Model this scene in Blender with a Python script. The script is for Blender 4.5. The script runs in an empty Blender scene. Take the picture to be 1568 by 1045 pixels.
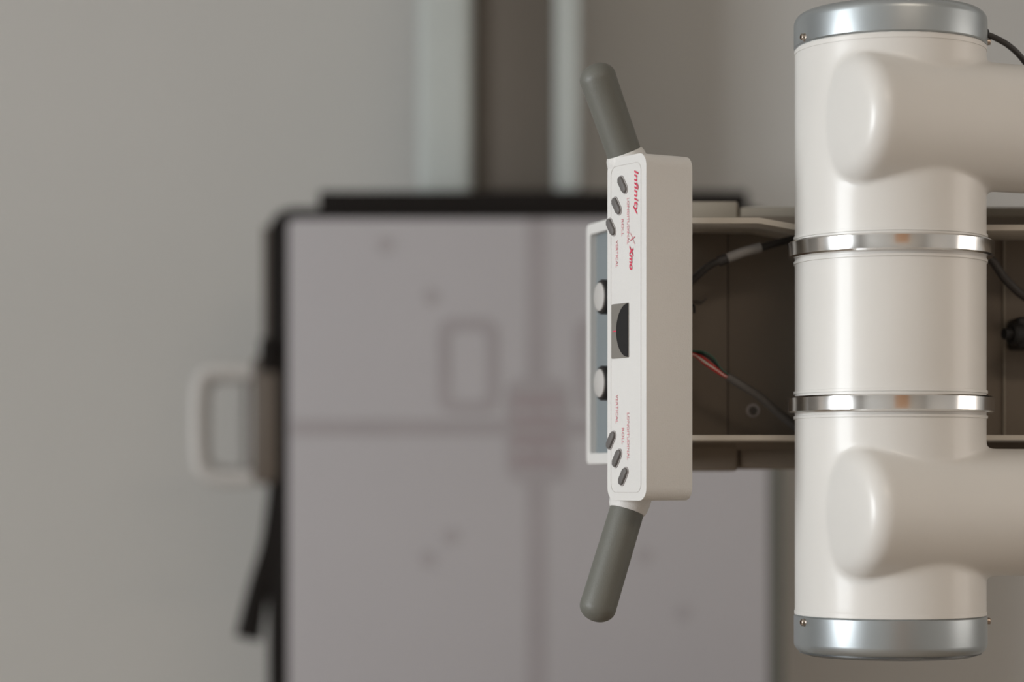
import bpy, bmesh, math, random
from mathutils import Vector, Matrix, Euler
random.seed(4)
scene = bpy.context.scene
try:
    scene.view_settings.view_transform = 'Standard'
    scene.view_settings.look = 'None'
except Exception: pass

# ------------------------------------------------------------------ image pixel coordinates mapped to world space
LENS, CAMY, CZ = 85.0, -2.0, 1.30
K = 36.0/LENS/1568.0
def X(p, y): return (p-784.0)*K*(y-CAMY)
def Z(q, y): return CZ+(740.0-q)*K*(y-CAMY)
def V(p, q, y): return Vector((X(p,y), y, Z(q,y)))
U = K*2.0       # one image pixel near the focus plane (about 0.54 mm)

# ------------------------------------------------------------------ materials
def mat(name, col, rough=0.5, metal=0.0, var=0.04, nscale=8.0, bump=0.0, bscale=300.0, coat=0.0, spec=0.5, crough=0.2):
    m = bpy.data.materials.new(name); m.use_nodes = True
    nt = m.node_tree; b = nt.nodes['Principled BSDF']
    b.inputs['Roughness'].default_value = rough
    b.inputs['Metallic'].default_value = metal
    b.inputs['Specular IOR Level'].default_value = spec
    b.inputs['Coat Weight'].default_value = coat
    b.inputs['Coat Roughness'].default_value = crough
    tc = nt.nodes.new('ShaderNodeTexCoord')
    n = nt.nodes.new('ShaderNodeTexNoise'); n.inputs['Scale'].default_value = nscale; n.inputs['Detail'].default_value = 4
    nt.links.new(tc.outputs['Object'], n.inputs['Vector'])
    r = nt.nodes.new('ShaderNodeValToRGB')
    c0 = [max(0, c*(1-var)) for c in col]; c1 = [min(1, c*(1+var)) for c in col]
    r.color_ramp.elements[0].position = 0.3; r.color_ramp.elements[1].position = 0.7
    r.color_ramp.elements[0].color = (*c0, 1); r.color_ramp.elements[1].color = (*c1, 1)
    nt.links.new(n.outputs['Fac'], r.inputs['Fac']); nt.links.new(r.outputs['Color'], b.inputs['Base Color'])
    if bump > 0:
        n2 = nt.nodes.new('ShaderNodeTexNoise'); n2.inputs['Scale'].default_value = bscale
        nt.links.new(tc.outputs['Object'], n2.inputs['Vector'])
        bp = nt.nodes.new('ShaderNodeBump'); bp.inputs['Strength'].default_value = bump; bp.inputs['Distance'].default_value = 0.001
        nt.links.new(n2.outputs['Fac'], bp.inputs['Height']); nt.links.new(bp.outputs['Normal'], b.inputs['Normal'])
    return m

M_WALL  = mat('wall_paint', (0.515,0.502,0.48), 0.85, bump=0.2, bscale=80, var=0.02, nscale=1.5)
M_CEIL  = mat('ceiling_paint', (0.7,0.68,0.645), 0.9, var=0.01)
M_FLOOR = mat('vinyl_floor', (0.35,0.28,0.215), 0.5, var=0.08, nscale=3)
M_TRIM  = mat('trim_paint', (0.6,0.58,0.54), 0.6)
M_WHITE = mat('tube_white_enamel', (0.69,0.668,0.635), 0.42, var=0.015, nscale=14, bump=0.05, bscale=120, coat=0.28, crough=0.2)
M_CON   = mat('console_white_plastic', (0.67,0.652,0.63), 0.5, var=0.02, bump=0.25, bscale=900)
M_SILV  = mat('silver_cap_paint', (0.42,0.45,0.465), 0.34, metal=0.78, var=0.02, nscale=30, bump=0.05, bscale=2000)
M_LIP   = mat('cap_base_dark', (0.14,0.14,0.14), 0.35, metal=0.6)
M_CHR   = mat('polished_ring_metal', (0.80,0.79,0.78), 0.17, metal=1.0, var=0.03, nscale=40)
M_GRIP  = mat('grip_grey_rubber', (0.128,0.127,0.110), 0.5, var=0.04, bump=0.15, bscale=700)
M_BTN   = mat('button_dark', (0.13,0.12,0.115), 0.5)
M_BTNR  = mat('button_rim', (0.36,0.33,0.32), 0.5)
M_RED   = mat('red_print', (0.62,0.05,0.10), 0.6)
M_RED2  = mat('soft_red_print', (0.60,0.20,0.23), 0.6)
M_BLACK = mat('black_plastic', (0.014,0.013,0.013), 0.5, spec=0.3)
M_DISP  = mat('display_grey', (0.20,0.185,0.165), 0.35)
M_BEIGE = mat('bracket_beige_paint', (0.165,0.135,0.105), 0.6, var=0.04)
M_COVER = mat('cover_beige_shaded', (0.27,0.24,0.195), 0.6, var=0.04)  # beige darkened to hold the shadow that the lighting does not cast
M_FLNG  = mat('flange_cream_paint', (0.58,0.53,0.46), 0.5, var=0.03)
M_BLUE  = mat('collimator_face_bluegrey', (0.20,0.225,0.235), 0.5)
M_KCAP  = mat('knob_cap_grey', (0.48,0.46,0.44), 0.5)
M_CABLE = mat('cable_rubber', (0.03,0.026,0.024), 0.5)
M_CABG  = mat('cable_grey', (0.09,0.08,0.072), 0.5)
M_LABEL = mat('cable_label', (0.22,0.205,0.19), 0.55)
M_WR    = mat('wire_red', (0.5,0.03,0.03), 0.4)
M_WW    = mat('wire_white', (0.7,0.66,0.6), 0.4)
M_WG    = mat('wire_green', (0.03,0.10,0.07), 0.4)
M_STEEL = mat('screw_steel', (0.40,0.34,0.29), 0.3, metal=1.0)
M_PLATE = mat('detector_cover_plate', (0.385,0.368,0.382), 0.6, var=0.02, nscale=3)
M_MARK  = mat('detector_marking', (0.315,0.293,0.303), 0.6)
M_MARKC = mat('detector_center_marking', (0.285,0.24,0.25), 0.6)
M_SMUDGE= mat('detector_smudge', (0.34,0.32,0.33), 0.6)
M_FRAME = mat('detector_frame_black', (0.010,0.008,0.007), 0.75, spec=0.15)
M_EDGE  = mat('detector_side_greygreen', (0.10,0.10,0.085), 0.5)
M_RAIL  = mat('column_aluminium_rail', (0.45,0.48,0.465), 0.55, metal=0.0)
M_CHAN  = mat('column_channel_brown', (0.118,0.10,0.082), 0.6)
M_HAND  = mat('handle_light_grey', (0.46,0.445,0.43), 0.35)
M_HAND2 = mat('handle_inner_grey', (0.22,0.205,0.195), 0.45)
M_HMNT  = mat('handle_mount_brown', (0.10,0.08,0.064), 0.5)
M_SUSP  = mat('suspension_paint', (0.7,0.68,0.65), 0.45)

def wood():
    m = bpy.data.materials.new('warm_wood'); m.use_nodes = True
    nt = m.node_tree; b = nt.nodes['Principled BSDF']; b.inputs['Roughness'].default_value = 0.45
    tc = nt.nodes.new('ShaderNodeTexCoord'); mp = nt.nodes.new('ShaderNodeMapping'); mp.inputs['Scale'].default_value = (1,8,1)
    n = nt.nodes.new('ShaderNodeTexNoise'); n.inputs['Scale'].default_value = 3; n.inputs['Detail'].default_value = 8
    r = nt.nodes.new('ShaderNodeValToRGB')
    r.color_ramp.elements[0].color = (0.38,0.21,0.12,1); r.color_ramp.elements[1].color = (0.54,0.33,0.20,1)
    nt.links.new(tc.outputs['Object'], mp.inputs['Vector']); nt.links.new(mp.outputs['Vector'], n.inputs['Vector'])
    nt.links.new(n.outputs['Fac'], r.inputs['Fac']); nt.links.new(r.outputs['Color'], b.inputs['Base Color'])
    return m
M_WOOD = wood()

# ------------------------------------------------------------------ mesh helpers (all build in world coordinates)
def finish(name, bm, m, smooth=True, angle=35):
    bmesh.ops.recalc_face_normals(bm, faces=bm.faces)
    me = bpy.data.meshes.new(name); bm.to_mesh(me); bm.free()
    c = sum((v.co for v in me.vertices), Vector())/max(1, len(me.vertices))
    me.transform(Matrix.Translation(-c))
    if smooth:
        for p in me.polygons: p.use_smooth = True
        try: me.set_sharp_from_angle(angle=math.radians(angle))
        except Exception: pass
    o = bpy.data.objects.new(name, me); o.location = c
    scene.collection.objects.link(o)
    if m: me.materials.append(m)
    return o

def box(name, lo, hi, m, bev=0.0, seg=3):
    bm = bmesh.new(); bmesh.ops.create_cube(bm, size=1)
    lo = Vector(lo); hi = Vector(hi); s = hi-lo; c = (lo+hi)/2
    for v in bm.verts: v.co = Vector((v.co.x*s.x, v.co.y*s.y, v.co.z*s.z))+c
    if bev > 0: bmesh.ops.bevel(bm, geom=bm.edges[:], offset=bev, segments=seg, profile=0.5, affect='EDGES')
    return finish(name, bm, m)

def bar(name, a, b, w, h, m, bev=0.0, up=Vector((0,1,0))):
    a = Vector(a); b = Vector(b); d = (b-a); L = d.length; d.normalize()
    s = d.cross(up).normalized(); u = s.cross(d).normalized()
    bm = bmesh.new(); bmesh.ops.create_cube(bm, size=1)
    for v in bm.verts: v.co = a+d*(v.co.x+0.5)*L+s*v.co.y*w+u*v.co.z*h
    if bev > 0: bmesh.ops.bevel(bm, geom=bm.edges[:], offset=bev, segments=3, profile=0.5, affect='EDGES')
    return finish(name, bm, m)

def basis(d):
    d = d.normalized(); t = Vector((0,0,1)) if abs(d.z) < 0.9 else Vector((1,0,0))
    s = d.cross(t).normalized(); return s, d.cross(s).normalized()

def lathe_bm(bm, o, d, prof, n=96):
    o = Vector(o); d = Vector(d).normalized(); s, t = basis(d)
    rings = []
    for (a, r) in prof:
        if r < 1e-7: rings.append([bm.verts.new(o+d*a)])
        else: rings.append([bm.verts.new(o+d*a+(s*math.cos(2*math.pi*i/n)+t*math.sin(2*math.pi*i/n))*r) for i in range(n)])
    for A, B in zip(rings, rings[1:]):
        for i in range(n):
            j = (i+1) % n
            if len(A) == 1 and len(B) == 1: continue
            if len(A) == 1: bm.faces.new((A[0], B[j], B[i]))
            elif len(B) == 1: bm.faces.new((A[i], A[j], B[0]))
            else: bm.faces.new((A[i], A[j], B[j], B[i]))
def lathe(name, o, d, prof, m, n=96, angle=35):
    bm = bmesh.new(); lathe_bm(bm, o, d, prof, n); return finish(name, bm, m, angle=angle)

def arc(cx, cy, r, a0, a1, n=6):
    return [(cx+r*math.cos(math.radians(a0+(a1-a0)*i/n)), cy+r*math.sin(math.radians(a0+(a1-a0)*i/n))) for i in range(n+1)]
def rrect(x0, y0, x1, y1, r, n=6):
    return arc(x1-r,y1-r,r,0,90,n)+arc(x0+r,y1-r,r,90,180,n)+arc(x0+r,y0+r,r,180,270,n)+arc(x1-r,y0+r,r,270,360,n)

def plate(name, pts, O, u, v, n, depth, m, bev=0.0, bseg=3, inner=None):
    bm = bmesh.new()
    P = lambda p, d: O+u*p[0]+v*p[1]-n*d
    if inner is None:
        f = [bm.verts.new(P(p,0)) for p in pts]; b = [bm.verts.new(P(p,depth)) for p in pts]
        N = len(pts)
        bm.faces.new(f); bm.faces.new(list(reversed(b)))
        for i in range(N): bm.faces.new((f[i], b[i], b[(i+1)%N], f[(i+1)%N]))
        if bev > 0:
            es = [e for e in bm.edges if (e.verts[0] in f and e.verts[1] in f) or (e.verts[0] in b and e.verts[1] in b)]
            bmesh.ops.bevel(bm, geom=es, offset=bev, segments=bseg, profile=0.5, affect='EDGES')
    else:
        N = len(pts)
        f = [bm.verts.new(P(p,0)) for p in pts]; b = [bm.verts.new(P(p,depth)) for p in pts]
        fi = [bm.verts.new(P(p,0)) for p in inner]; bi = [bm.verts.new(P(p,depth)) for p in inner]
        for i in range(N):
            j = (i+1)%N
            bm.faces.new((f[i],f[j],fi[j],fi[i])); bm.faces.new((b[j],b[i],bi[i],bi[j]))
            bm.faces.new((f[j],f[i],b[i],b[j])); bm.faces.new((fi[i],fi[j],bi[j],bi[i]))
    return finish(name, bm, m)

def crom(pts, sub=10, closed=False):
    pts = [Vector(p) for p in pts]; out = []
    n = len(pts); R = range(n if closed else n-1)
    for i in R:
        if closed: p0,p1,p2,p3 = pts[i-1],pts[i],pts[(i+1)%n],pts[(i+2)%n]
        else: p0,p1,p2,p3 = pts[max(i-1,0)],pts[i],pts[i+1],pts[min(i+2,n-1)]
        for k in range(sub):
            t = k/sub
            out.append(0.5*((2*p1)+(p2-p0)*t+(2*p0-5*p1+4*p2-p3)*t*t+(3*p1-p0-3*p2+p3)*t**3))
    if not closed: out.append(pts[-1])
    return out
def sweep(name, pts, r, m, n=16, sub=10, closed=False, radf=None):
    path = crom(pts, sub, closed); bm = bmesh.new(); rings = []
    N = len(path); prev = None
    for i, p in enumerate(path):
        if closed: d = (path[(i+1)%N]-path[i-1]).normalized()
        else: d = (path[min(i+1,N-1)]-path[max(i-1,0)]).normalized()
        if prev is None: s, _ = basis(d)
        else: s = (prev-d*prev.dot(d)).normalized()
        prev = s; t = d.cross(s)
        rr = r if radf is None else r*radf(i/(N-1))
        rings.append([bm.verts.new(p+(s*math.cos(2*math.pi*k/n)+t*math.sin(2*math.pi*k/n))*rr) for k in range(n)])
    for a in range(N if closed else N-1):
        A, B = rings[a], rings[(a+1)%N]
        for k in range(n): bm.faces.new((A[k],A[(k+1)%n],B[(k+1)%n],B[k]))
    if not closed:
        bm.faces.new(rings[0]); bm.faces.new(list(reversed(rings[-1])))
    return finish(name, bm, m, angle=50)

def group(name, parts, loc=None):
    bpy.context.view_layer.update()
    if loc is None: loc = sum((p.location for p in parts), Vector())/len(parts)
    e = bpy.data.objects.new(name, None); e.empty_display_size = 0.05; e.location = loc
    scene.collection.objects.link(e)
    for p in parts:
        p.location = p.location-Vector(loc) ; p.parent = e
    return e

def text(name, s, O, ux, uy, size, m, length=None, shear=0.0, bold=0.0):
    cu = bpy.data.curves.new(name, 'FONT'); cu.body = s; cu.size = 1.0; cu.shear = shear; cu.offset = bold
    cu.align_x = 'LEFT'; cu.align_y = 'CENTER'; cu.extrude = 0.0
    o = bpy.data.objects.new(name, cu); scene.collection.objects.link(o)
    bpy.context.view_layer.update()
    dg = bpy.context.evaluated_depsgraph_get()
    me = bpy.data.meshes.new_from_object(o.evaluated_get(dg))
    bpy.data.objects.remove(o)
    xs = [v.co.x for v in me.vertices]; w = max(xs)-min(xs)
    sx = size if length is None else length/w
    uz = ux.cross(uy)
    for v in me.vertices:
        v.co = O+ux*(v.co.x*sx)+uy*(v.co.y*size)+uz*0.0002
    c = sum((v.co for v in me.vertices), Vector())/len(me.vertices)
    me.transform(Matrix.Translation(-c)); me.materials.clear(); me.materials.append(m)
    ob = bpy.data.objects.new(name, me); ob.location = c; scene.collection.objects.link(ob)
    return ob

# ================================================================== ROOM
RX0, RX1, RY0, RY1, RH = -2.6, 2.3, -3.3, 1.345, 2.8
T = 0.12
box('floor', (RX0-T,RY0-T,-0.1), (RX1+T,RY1+T,0), M_FLOOR)
box('ceiling', (RX0-T,RY0-T,RH), (RX1+T,RY1+T,RH+0.1), M_CEIL)
box('wall_back', (RX0-T,RY1,0), (RX1+T,RY1+T,RH), M_WALL)
box('wall_front', (RX0-T,RY0-T,0), (RX1+T,RY0,RH), M_WALL)
def addbox(bm, lo, hi):
    r = bmesh.ops.create_cube(bm, size=1)
    lo = Vector(lo); hi = Vector(hi)
    for v in r['verts']: v.co = Vector(((v.co.x+.5)*(hi.x-lo.x)+lo.x,(v.co.y+.5)*(hi.y-lo.y)+lo.y,(v.co.z+.5)*(hi.z-lo.z)+lo.z))
def side_wall(nm, x0, x1, wy0, wy1, wz0, wz1, winname, xi):
    bm = bmesh.new()
    addbox(bm,(x0,RY0,0),(x1,wy0,RH)); addbox(bm,(x0,wy1,0),(x1,RY1,RH))
    addbox(bm,(x0,wy0,0),(x1,wy1,wz0)); addbox(bm,(x0,wy0,wz1),(x1,wy1,RH))
    finish(nm, bm, M_WALL, smooth=False)
    bm = bmesh.new(); f = 0.05; a, b = xi, xi+0.06
    addbox(bm,(a,wy0,wz0),(b,wy0+f,wz1)); addbox(bm,(a,wy1-f,wz0),(b,wy1,wz1))
    addbox(bm,(a,wy0+f,wz0),(b,wy1-f,wz0+f)); addbox(bm,(a,wy0+f,wz1-f),(b,wy1-f,wz1))
    addbox(bm,(a,(wy0+wy1)/2-0.02,wz0+f),(b,(wy0+wy1)/2+0.02,wz1-f))
    finish(winname, bm, M_TRIM, smooth=False)
WY0, WY1, WZ0, WZ1 = -2.10, -0.75, 0.95, 2.25
side_wall('wall_left', RX0-T, RX0, WY0, WY1, WZ0, WZ1, 'window_1', RX0-0.07)
VY0, VY1, VZ0, VZ1 = -0.75, 0.35, 0.95, 2.15
side_wall('wall_right', RX1, RX1+T, VY0, VY1, VZ0, VZ1, 'window_2', RX1+0.01)
box('baseboard_back', (RX0,RY1-0.015,0), (RX1,RY1,0.09), M_TRIM)
box('baseboard_right', (RX1-0.015,RY0,0), (RX1,RY1-0.015,0.09), M_TRIM)
d = [box('door_leaf', (0.1,RY0,0.005), (1.0,RY0+0.04,2.05), M_WOOD, 0.004),
     box('frame_left', (0.02,RY0,0), (0.1,RY0+0.06,2.12), M_TRIM, 0.004),
     box('frame_right', (1.0,RY0,0), (1.08,RY0+0.06,2.12), M_TRIM, 0.004),
     box('frame_top', (0.1,RY0,2.05), (1.0,RY0+0.06,2.12), M_TRIM, 0.004)]
group('door_1', d)

# ================================================================== X-RAY TUBE HEAD
TY = 0.02
TX = X(1363,TY); s = K*(TY-CAMY)
R = 145*s
def tz(q): return Z(q,TY)
up = Vector((0,0,1))
parts = []
bm = bmesh.new()
lathe_bm(bm, (TX,TY,tz(945)), up, [(0,0),(0,R),(tz(72)-tz(945),R),(tz(72)-tz(945),0)], 128)
ang = math.radians(23)
HD = Vector((math.cos(ang), math.sin(ang), 0))
hr = 97*s
hornL = 0.255
horns = []
for q in (199, 785):
    O = Vector((TX-91*s, TY-129*s, tz(q)))
    e = 32*s
    prof = [(-0.003,0),(-0.0027,hr*0.3),(-0.001,(hr-e)*0.9)]+[( e-e*math.cos(math.radians(a)), hr-e+e*math.sin(math.radians(a))) for a in range(12,91,13)]+[(hornL,hr),(hornL,0)]
    lathe_bm(bm, O, HD, prof, 96)
    horns.append(O)
body = finish('tube_housing', bm, M_WHITE)
md = body.modifiers.new('r','REMESH'); md.mode='VOXEL'; md.voxel_size=0.0019; md.use_smooth_shade=True
md = body.modifiers.new('s','SMOOTH'); md.factor=0.6; md.iterations=14
bpy.context.view_layer.update()
me = bpy.data.meshes.new_from_object(body.evaluated_get(bpy.context.evaluated_depsgraph_get()))
body.modifiers.clear(); body.data = me
for p in me.polygons: p.use_smooth = True
parts.append(body)
def cap(name, q0, q1, sgn):
    h = abs(tz(q0)-tz(q1)); r = R+1.5*s; e = 16*s
    prof = [(0,0),(0,r-2*s),(2*s,r)]+[(h-e+e*math.sin(math.radians(a)), r-e+e*math.cos(math.radians(a))) for a in range(0,91,10)]+[(h,0)]
    return lathe(name, (TX,TY,tz(q0)), up*sgn, prof, M_SILV, 128)
parts.append(cap('end_cap_top', 74, 22, 1))
parts.append(cap('end_cap_bottom', 942, 1000, -1))
parts.append(lathe('end_cap_lip', (TX,TY,tz(1004)), up, [(0,0),(0,R-20*s),(4*s,R-7*s),(8*s,R-9*s),(8*s,0)], M_LIP, 128))
for q,nm in ((80,'shoulder_seam_top'),(938,'shoulder_seam_bottom')):
    parts.append(lathe(nm, (TX,TY,tz(q)), up, [(-3*s,R-4*s),(-3*s,R+0.8*s),(3*s,R+0.8*s),(3*s,R-4*s)], M_WHITE, 128))
for i,q in enumerate((384,621)):
    h = 12.5*s; ro = R+12*s
    prof = [(-h,R-2*s),(-h,ro-3*s),(-h+2.5*s,ro),(-h*0.35,ro-0.5*s),(h*0.35,ro-0.5*s),(h-2.5*s,ro),(h,ro-3*s),(h,R-2*s)]
    parts.append(lathe('clamp_ring_%d'%(i+1), (TX,TY,tz(q)), up, prof, M_CHR, 128, angle=20))
    for sg in (-1,1):
        parts.append(lathe('body_bead_%d_%d'%(i+1,sg+1), (TX,TY,tz(q+sg*19)), up, [(-3*s,R-3*s),(-2*s,R+2*s),(2*s,R+2*s),(3*s,R-3*s)], M_WHITE, 128))
    parts.append(box('clamp_lug_%d'%(i+1), (TX+R+2*s,TY+6*s,tz(q)-9*s), (TX+R+15*s,TY+32*s,tz(q)+9*s), M_CHR, 0.001))
def screw(name, P, d, r=0.0026, m=M_STEEL):
    return lathe(name, P, d, [(-0.004,0),(-0.004,r*1.5),(0.0,r*1.5),(0.0005,r*1.1),(0.0028,r*1.05),(0.0034,r*0.8),(0.0034,r*0.5),(0.0018,r*0.45),(0.0018,0)], m, 20)
for q in (66,951):
    for sx in (-1,1):
        a = math.radians(70 if sx<0 else 86); dd = Vector((sx*math.sin(a),-math.cos(a),0))
        parts.append(screw('cap_screw_%d_%d'%(q,sx+1), Vector((TX,TY,tz(q)))+dd*(R+1*s), dd))
for i,O in enumerate(horns):
    E = O+HD*hornL
    parts.append(lathe('horn_collar_%d'%(i+1), E-HD*0.001, HD, [(0,0),(0,hr+0.002),(0.012,hr+0.002),(0.016,hr-0.004),(0.016,0.02),(0.04,0.018),(0.04,0)], M_SILV, 64))
    parts.append(sweep('high_voltage_cable_%d'%(i+1), [E+HD*0.035, E+HD*0.10, E+HD*0.15+Vector((0.03,0.03,0.06)), E+HD*0.17+Vector((0.04,0.08,0.3)), Vector((0.76,0.32,2.3+0.05*i)), Vector((0.78,0.32,2.79))], 0.012, M_CABLE))
parts.append(sweep('sensor_cable', [V(1506,52,TY-0.005),V(1520,56,TY-0.005),V(1545,70,TY),V(1568,93,TY+.01),V(1600,140,TY+.03),V(1640,230,TY+.06),V(1690,340,0.12)], 4.6*s, M_CABLE))
parts.append(lathe('sensor_gland', V(1500,51,TY-0.005), Vector((1,0,0)), [(0,0),(0,7*s),(12*s,7*s),(14*s,5*s),(14*s,0)], M_BLACK, 24))

# ---- mounting bracket (U channel) carrying the tube: part of the head
BY = 0.125
xl, xr = X(1050,BY), 0.70
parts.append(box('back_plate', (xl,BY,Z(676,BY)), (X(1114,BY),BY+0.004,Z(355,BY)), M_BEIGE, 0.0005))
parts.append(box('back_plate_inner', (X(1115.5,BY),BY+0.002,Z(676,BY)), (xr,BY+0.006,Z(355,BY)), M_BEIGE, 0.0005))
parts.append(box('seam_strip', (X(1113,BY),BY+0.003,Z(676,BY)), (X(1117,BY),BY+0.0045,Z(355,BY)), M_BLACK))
def flange(nm, q, y0, y1, th):
    z = Z(q,y0)
    bm = bmesh.new()
    pl = [(X(1050,y0),y0,z),(X(1163,y0),y0,z),(X(1222,y0),y0,z-0.006),(xr,y0,z-0.006),(xr,y1,z-0.006),(X(1222,y0),y1,z-0.006),(X(1163,y0),y1,z),(X(1050,y0),y1,z)]
    if nm.endswith('lower'): pl = [(a,b,z) for a,b,c in pl]
    t_ = [bm.verts.new(Vector(p)+Vector((0,0,th))) for p in pl]; b_ = [bm.verts.new(Vector(p)) for p in pl]
    for qd in [(0,1,6,7),(1,2,5,6),(2,3,4,5)]:
        bm.faces.new([t_[k] for k in qd]); bm.faces.new([b_[k] for k in reversed(qd)])
    for k in range(8): bm.faces.new((t_[k],b_[k],b_[(k+1)%8],t_[(k+1)%8]))
    return finish(nm, bm, M_FLNG, angle=20)
parts.append(flange('flange_upper', 342, 0.045, BY+0.008, 0.0048))
parts.append(flange('flange_lower', 674, 0.045, BY+0.008, 0.004))
parts.append(box('cover_upper_a', (X(1045,.15),.13,Z(345,.15)), (X(1128,.15),.19,Z(312,.15)), M_COVER, 0.003))
parts.append(box('cover_upper_b', (X(1129,.15),.132,Z(345,.15)), (xr,.19,Z(320,.15)), M_COVER, 0.003))
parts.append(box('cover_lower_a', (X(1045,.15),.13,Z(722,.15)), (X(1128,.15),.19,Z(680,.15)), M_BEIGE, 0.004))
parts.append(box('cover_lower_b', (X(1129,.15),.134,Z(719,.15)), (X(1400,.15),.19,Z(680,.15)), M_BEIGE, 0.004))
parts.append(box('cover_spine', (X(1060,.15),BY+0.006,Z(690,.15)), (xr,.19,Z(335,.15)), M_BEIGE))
parts.append(screw('bracket_bolt', V(1153,629,BY+0.002), Vector((0,-1,0)), 0.0034, M_CABG))
parts.append(lathe('bolt_washer', V(1153,629,BY+0.002), Vector((0,-1,0)), [(0,0),(0,0.006),(0.0008,0.006),(0.0008,0)], M_BTNR, 24))
parts.append(box('hinge_strip', (X(1536,BY),BY-0.002,Z(672,BY)), (X(1539,BY),BY+0.003,Z(360,BY)), M_COVER))
parts.append(lathe('locking_knob', V(1564,512,0.09), Vector((-1,-0.35,0)), [(-0.02,0),(-0.02,0.006),(0.0,0.006),(0.0,16*U),(4*U,19*U),(16*U,19*U),(20*U,16*U),(20*U,10*U),(32*U,9*U),(33*U,0)], M_BLACK, 12))
parts.append(box('knob_base', (X(1552,.1),0.085,Z(535,.1)), (X(1640,.1),BY+0.002,Z(487,.1)), M_BLACK, 0.003))
group('x_ray_tube_head', parts, (TX,TY,tz(510)))

# ================================================================== CONTROL CONSOLE
a30 = math.radians(30)
n = Vector((-math.cos(a30),-math.sin(a30),0)); v = Vector((math.sin(a30),-math.cos(a30),0))
PY = -0.02
PO = V(959.5, 503, PY)
ps = K*(PY-CAMY)
W2, H2 = 55*ps, 264*ps
ut = Vector((0,0,-1))
parts = []
parts.append(plate('console_shell', rrect(-H2,-W2,H2,W2,20*ps,10), PO, ut, v, n, 84*ps, M_CON, bev=7*ps, bseg=6))
def PQ(p, q, lift=0.0): return PO+v*((p-959.5)*ps/math.sin(a30))+ut*((q-503)*ps)+n*lift
def loc2(p,q): return ((q-503)*ps, (p-959.5)*ps/math.sin(a30))
o1 = rrect(-H2+12*ps,-W2+10*ps,H2-12*ps,W2-14*ps,14*ps,6); o2 = rrect(-H2+13.0*ps,-W2+11.0*ps,H2-13.0*ps,W2-15.0*ps,13*ps,6)
parts.append(plate('label_border', o1, PO+n*0.0003, ut, v, n, 0.0005, mat('label_border_grey',(0.55,0.52,0.50),0.6), inner=o2))
def button(nm, p, q, sg):
    L = 15*ps; w = 5.5*ps
    dirv = (ut*24 + v*18*sg).normalized(); side = n.cross(dirv).normalized()
    C = PQ(p,q,0)
    def caps(L,w):
        pts = []
        for a in range(-90,91,15): pts.append((L-w+w*math.cos(math.radians(a)), w*math.sin(math.radians(a))))
        for a in range(90,271,15): pts.append((-(L-w)+w*math.cos(math.radians(a)), w*math.sin(math.radians(a))))
        return pts
    parts.append(plate(nm+'_rim', caps(L+2*ps,w+2*ps), C+n*0.0006, dirv, side, n, 0.002, M_BTNR))
    parts.append(plate(nm, caps(L,w), C+n*0.0026, dirv, side, n, 0.004, M_BTN, bev=0.0008, bseg=2))
for i,(p,q) in enumerate(((955,282),(946.5,313),(938.5,344))): button('key_upper_%d'%(i+1),p,q,1)
for i,(p,q) in enumerate(((938.5,674),(947,702),(956,730))): button('key_lower_%d'%(i+1),p,q,-1)
A = loc2(938.5,464); B = loc2(963,548)
parts.append(plate('display_bezel', rrect(A[0],A[1],B[0],B[1],2*ps,3), PO+n*0.0005, ut, v, n, 0.001, M_DISP))
cx = (A[0]+B[0])/2; hw = (B[0]-A[0])/2-1*ps
pts = [(cx+hw*math.cos(math.radians(t)), B[1]-1*ps+ -33*ps*math.sin(math.radians(t))) for t in range(0,181,10)]
parts.append(plate('angle_dial', list(reversed(pts)), PO+n*0.0010, ut, v, n, 0.0004, M_BLACK))
parts.append(plate('display_tick', [loc2(941,505),loc2(947,505),loc2(947,507),loc2(941,507)], PO+n*0.0009, ut, v, n, 0.0003, M_RED))
def T_(nm,s_,p,q0,q1,size,m,shear=0,bold=0): parts.append(text(nm,s_,PQ(p,q0,0.0004),ut,v,size*ps,m,length=(q1-q0)*ps,shear=shear,bold=bold))
T_('logo_print','Infinity',973.5,262,330,15,M_RED,0.25,0.012)
T_('logo_mark','X',968,356,376,19,M_RED2,0.5,-0.012)
T_('model_print','Xmo',966.5,378,416,14,M_RED,0.3,0.03)
T_('print_longitudinal_a','LONGITUDINAL',962,303,374,8,M_RED2)
T_('print_roll_a','ROLL',954,334,360,8,M_RED2)
T_('print_vertical_a','VERTICAL',946,366,408,8,M_RED2)
T_('print_vertical_b','VERTICAL',946,604,648,8,M_RED2)
T_('print_roll_b','ROLL',954.5,655,680,8,M_RED2)
T_('print_longitudinal_b','LONGITUDINAL',962,632,704,8,M_RED2)
def grip(nm, q0, tipq, tipp, ext, p0):
    y0 = PY+0.030; yt = PY+0.012
    a = V(p0,q0,y0); b = V(tipp,tipq,yt)
    d_ = (b-a).normalized(); L = (b-a).length; r = 28.5*ps
    E = ext*ps
    parts.append(lathe(nm+'_collar', a, d_, [(0,0),(0,r*1.12),(E*0.6,r*1.12),(E*0.85,r*1.07),(E,r*0.98),(E,0)], M_CON, 64))
    prof = [(0,0),(0,r*0.93)]+[(L*t, r*(0.93+0.07*t)) for t in (0.2,0.5,0.8)]+[(L-r*0.8+r*0.8*math.sin(math.radians(t)), r*math.cos(math.radians(t))) for t in range(0,90,9)]+[(L,0)]
    parts.append(lathe(nm, a, d_, prof, M_GRIP, 64, angle=60))
grip('grip_upper', 264, 98, 908, 32, 966)
grip('grip_lower', 746, 952, 909, 40, 971)
group('control_console', parts, PO+Vector((0.03,0.02,0)))

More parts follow.
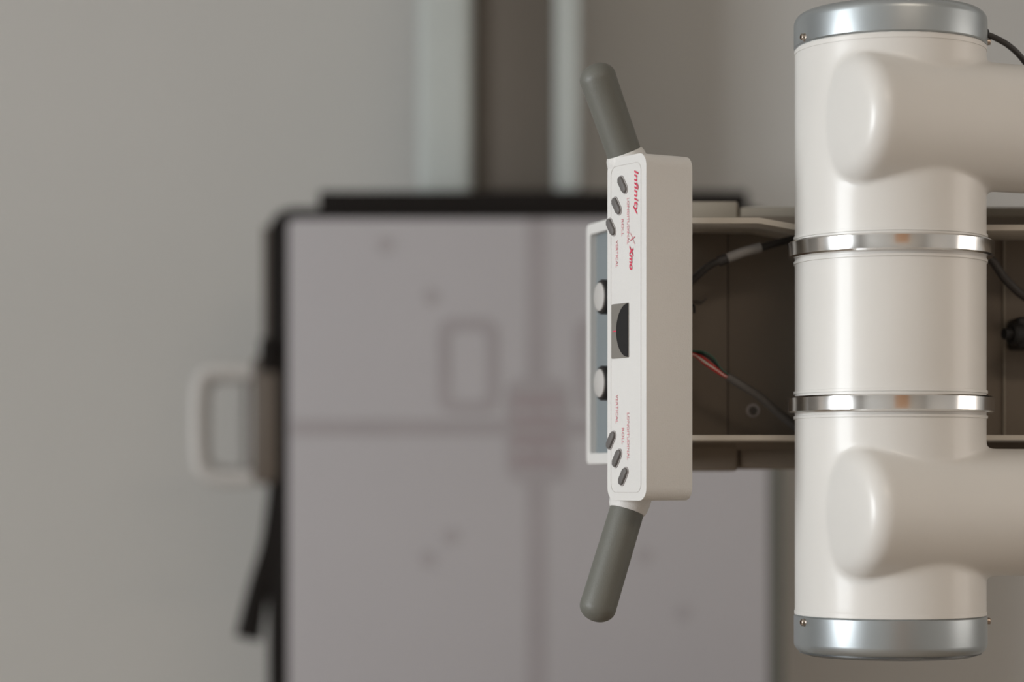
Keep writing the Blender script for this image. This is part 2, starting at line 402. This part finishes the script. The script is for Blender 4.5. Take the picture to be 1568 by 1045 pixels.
# ================================================================== COLLIMATOR
parts = []
CY = 0.135
a2 = math.radians(18)
n2 = Vector((-math.cos(a2),-math.sin(a2),0)); v2 = Vector((math.sin(a2),-math.cos(a2),0))
cs = K*(CY-CAMY)
CO = V(898, 528, CY)
Wc = 182*cs; Hc = 183*cs
parts.append(plate('collimator_body', rrect(-Hc,0,Hc,Wc,4*cs,3), CO-n2*0.010, ut, v2, n2, 0.030, M_COVER, bev=0.002))
parts.append(plate('face_rim', rrect(-Hc,0,Hc,Wc,10*cs,4), CO, ut, v2, n2, 0.0105, M_CON, inner=rrect(-Hc+16*cs,16*cs,Hc-16*cs,Wc-9*cs,5*cs,4)))
parts.append(plate('face_panel', rrect(-Hc+14*cs,6*cs,Hc-14*cs,Wc-6*cs,4*cs,4), CO-n2*0.006, ut, v2, n2, 0.005, M_BLUE))
for i,q in enumerate((464,592)):
    b_ = CO + v2*(118*cs) + ut*((q-528)*cs) - n2*0.006
    parts.append(lathe('knob_%d'%(i+1), b_, n2, [(0,0),(0,26*cs),(29*cs,26*cs),(31*cs,24.5*cs),(31*cs,0)], M_BLACK, 48))
    parts.append(lathe('knob_cap_%d'%(i+1), b_+n2*30*cs, n2, [(0,0),(0,21*cs),(3*cs,21*cs),(5*cs,18*cs),(5*cs,0)], M_KCAP, 48))
group('collimator', parts)

# ================================================================== CABLES
parts = [sweep('cable_jacket', [V(1052,438,0.09),V(1066,424,0.085),V(1088,406,0.08),V(1112,396,0.078),V(1140,386,0.078),V(1166,379,0.08),V(1195,371,0.085),V(1221,365,0.09)], 6*U, M_CABLE),
         sweep('cable_marker_sleeve', [V(1114,395.5,0.0779),V(1140,386,0.0779),V(1165,379.3,0.0799)], 8.2*U, M_LABEL),
         sweep('sleeve_end', [V(1100,400.5,0.079),V(1114,395.4,0.078)], 8.5*U, M_CABLE)]
group('power_cable', parts)
parts = [sweep('cable_jacket', [V(1114,577,0.08),V(1135,590,0.08),V(1165,609,0.083),V(1195,635,0.088),V(1222,657,0.092)], 7*U, M_CABG)]
for i,(m_,o_) in enumerate(((M_WR,0),(M_WW,5),(M_WG,-9),(M_BLACK,-5),(M_WR,8))):
    parts.append(sweep('wire_%d'%(i+1), [V(1118,579+o_*0.15,0.08),V(1104,570+o_*0.5,0.079),V(1092,560+o_*(1.3 if o_<0 else .8),0.077-o_*0.0003),V(1078,549+o_,0.08),V(1064,542+o_*0.4,0.085),V(1045,538,0.09)], 1.9*U, m_, n=10))
group('stripped_cable', parts)
parts = [sweep('cable_jacket', [V(1500,385,0.08),V(1520,400,0.08),V(1540,428,0.08),V(1570,455,0.085),V(1620,480,0.09),V(1700,500,0.115)], 7*U, M_CABLE)]
group('power_cable.001', parts)
parts = [sweep('twig_%d'%i, [V(1060,462,0.1),V(1068+2*i,460+3*i,0.095),V(1076+i*3,464-4*i,0.09)], 1.0*U, M_CABG, n=6) for i in range(3)]
parts.append(sweep('tie_band', [V(1052,470,0.09),V(1062,468,0.085),V(1063,480,0.085)], 2.2*U, M_BLACK, n=8))
group('cable_tie', parts)

# ================================================================== CEILING SUSPENSION (carries the head, right of frame)
parts = [box('telescopic_inner', (0.72,0.06,1.22), (0.86,0.20,2.05), M_SUSP, 0.006),
         box('telescopic_outer', (0.705,0.045,1.85), (0.875,0.215,2.74), M_SUSP, 0.006),
         box('ceiling_carriage', (0.51,-0.12,2.70), (1.07,0.40,2.80), M_SUSP, 0.01),
         box('head_yoke', (0.69,0.04,1.20), (0.89,0.22,1.56), M_SUSP, 0.01)]
group('ceiling_suspension_column', parts)

# ================================================================== WALL BUCKY STAND (out of focus)
parts = []
DY = 1.00
ex = Vector((1,0,0)); ez = Vector((0,0,1)); ny = Vector((0,-1,0))
def wp(p,q,y): return (X(p,y), Z(q,y))
def wrect(p0,q0,p1,q1,y,r,nn=6):
    a = wp(p0,q1,y); b = wp(p1,q0,y); return rrect(a[0],a[1],b[0],b[1],r,nn)
parts.append(plate('detector_frame', wrect(410,318,1186,1240,DY,0.03), Vector((0,DY+0.002,0)), ex, ez, ny, 0.10, M_FRAME, bev=0.004))
parts.append(plate('detector_cover', wrect(442,336,1178,1215,DY,0.006), Vector((0,DY-0.004,0)), ex, ez, ny, 0.02, M_PLATE, bev=0.002))
parts.append(plate('side_profile', wrect(1176,700,1200,1240,DY,0.004), Vector((0,DY-0.005,0)), ex, ez, ny, 0.10, M_EDGE, bev=0.002))
parts.append(plate('side_profile_left', wrect(401,345,413,560,DY,0.003), Vector((0,DY+0.01,0)), ex, ez, ny, 0.06, M_HMNT, bev=0.001))
parts.append(plate('top_guide', wrect(488,293,1145,322,DY,0.004), Vector((0,DY-0.002,0)), ex, ez, ny, 0.09, M_FRAME, bev=0.002))
parts.append(plate('top_stop', wrect(735,287,895,305,DY,0.004), Vector((0,DY+0.03,0)), ex, ez, ny, 0.06, M_FRAME, bev=0.002))
yf = DY-0.0045
def strip(nm,p0,q0,p1,q1,m,r=0.0005,lift=0.0): parts.append(plate(nm, wrect(p0,q0,p1,q1,DY,r,3), Vector((0,yf-lift,0)), ex, ez, ny, 0.001, m))
strip('center_line_vertical',806,336,838,1210,M_MARK)
strip('center_line_horizontal',446,643,1174,668,M_MARK,lift=0.0002)
def ringmark(nm,p0,q0,p1,q1,w,m,r=0.02):
    o = wrect(p0,q0,p1,q1,DY,r); i_ = wrect(p0+w,q0+w,p1-w,q1-w,DY,r*0.5)
    parts.append(plate(nm,o,Vector((0,yf-0.0005,0)),ex,ez,ny,0.001,m,inner=i_))
ringmark('chamber_mark_left',670,487,764,634,20,M_MARK)
ringmark('chamber_mark_right',880,487,974,634,20,M_MARK)
ringmark('chamber_mark_center',774,580,870,740,20,M_MARK)
for k in range(4): strip('chamber_stripe_%d'%k,786,606+k*30,858,624+k*30,M_MARKC,0.002,0.0006)
for k,(p,q) in enumerate(((590,376),(660,455),(690,822),(655,856),(1045,940),(985,852))):
    parts.append(lathe('scuff_%d'%k, Vector((X(p,DY),yf+0.0004,Z(q,DY))), ny, [(0,0),(0,0.011),(0.0008,0.011),(0.0008,0)], M_SMUDGE, 20))
hy = DY+0.01
hp = [V(p,q,hy) for p,q in ((395,571),(355,569),(320,571),(305,590),(302,650),(305,710),(320,729),(355,733),(395,731))]
parts.append(sweep('patient_handle', hp, 0.0098, M_HAND, sub=8))
parts.append(sweep('patient_handle_shade_line', [V(p,q,hy) for p,q in ((392,583),(352,582),(327,586),(319,602),(318,650),(319,698),(327,714),(352,719),(392,718))], 0.0036, M_HAND2, sub=8))  # dark line standing in for the shadow edge inside the handle opening
parts.append(sweep('patient_handle_post', [V(375,578,hy),V(374,650,hy),V(375,726,hy)], 0.0048, M_HAND2, sub=8))
parts.append(plate('handle_mount', wrect(388,545,425,742,hy,0.01), Vector((0,hy-0.012,0)), ex, ez, ny, 0.05, M_HMNT, bev=0.003))
parts.append(bar('handle_clamp', V(412,520,hy), V(412,570,hy), 0.02,0.04, M_FRAME, 0.003))
parts.append(sweep('release_lever', [V(420,740,hy),V(412,830,hy),V(396,900,hy),V(380,978,hy)], 0.013, M_FRAME, sub=8, radf=lambda t:0.5+0.8*t))
cy0 = 1.12
def colbox(nm,p0,p1,y0,y1,m,z0=0.03,z1=2.3,bv=0.003): parts.append(box(nm,(X(p0,cy0),y0,z0),(X(p1,cy0),y1,z1),m,bv,6))
colbox('rail_left',638,724,cy0,1.32,M_RAIL,bv=0.014); colbox('rail_right',850,888,cy0,1.32,M_RAIL)
colbox('channel',722,852,cy0+0.03,1.31,M_CHAN)
parts.append(box('column_foot',(X(560,cy0),1.0,0),(X(980,cy0),1.325,0.035),M_RAIL,0.004))
parts.append(box('wall_fixing',(X(690,cy0),1.30,2.1),(X(840,cy0),RY1,2.2),M_RAIL,0.002))
parts.append(box('carriage',(X(700,cy0),1.08,Z(900,cy0)),(X(880,cy0),1.17,Z(400,cy0)),M_FRAME,0.004))
group('wall_bucky_stand', parts)

# ================================================================== LIGHT
def area(nm, loc, direction, sx, sy, power, col):
    L = bpy.data.lights.new(nm,'AREA'); L.shape='RECTANGLE'; L.size=sx; L.size_y=sy; L.energy=power; L.color=col
    o = bpy.data.objects.new(nm,L); o.location=loc; o.rotation_euler=Vector(direction).to_track_quat('-Z','Y').to_euler()
    scene.collection.objects.link(o); return o
area('window_daylight', (RX0-0.08,(WY0+WY1)/2,(WZ0+WZ1)/2), (1,0,0), WY1-WY0-0.06, WZ1-WZ0-0.06, 92, (0.925,0.97,1.0))
area('side_window_daylight', (RX1+0.09,(VY0+VY1)/2,(VZ0+VZ1)/2), (-1,0,0), VY1-VY0-0.1, VZ1-VZ0-0.1, 8, (1.0,0.88,0.75))
area('warm_fill_light', (0.9,-2.0,RH-0.03), (0,0,-1), 1.2, 0.4, 14, (1.0,0.84,0.68))  # added warm fill below the ceiling, no fixture behind it
w = bpy.data.worlds.new('World'); scene.world = w; w.use_nodes = True
w.node_tree.nodes['Background'].inputs['Color'].default_value = (0.75,0.85,1.0,1)
w.node_tree.nodes['Background'].inputs['Strength'].default_value = 0.6

# ================================================================== CAMERA
cam = bpy.data.cameras.new('camera'); co = bpy.data.objects.new('camera', cam); scene.collection.objects.link(co)
co.location = (0,CAMY,CZ); co.rotation_euler = (math.radians(90),0,0)
cam.lens = LENS; cam.sensor_width = 36.0; cam.shift_y = (740-522.5)/1568.0
cam.dof.use_dof = True; cam.dof.focus_distance = 1.985; cam.dof.aperture_fstop = 1.85
scene.camera = co
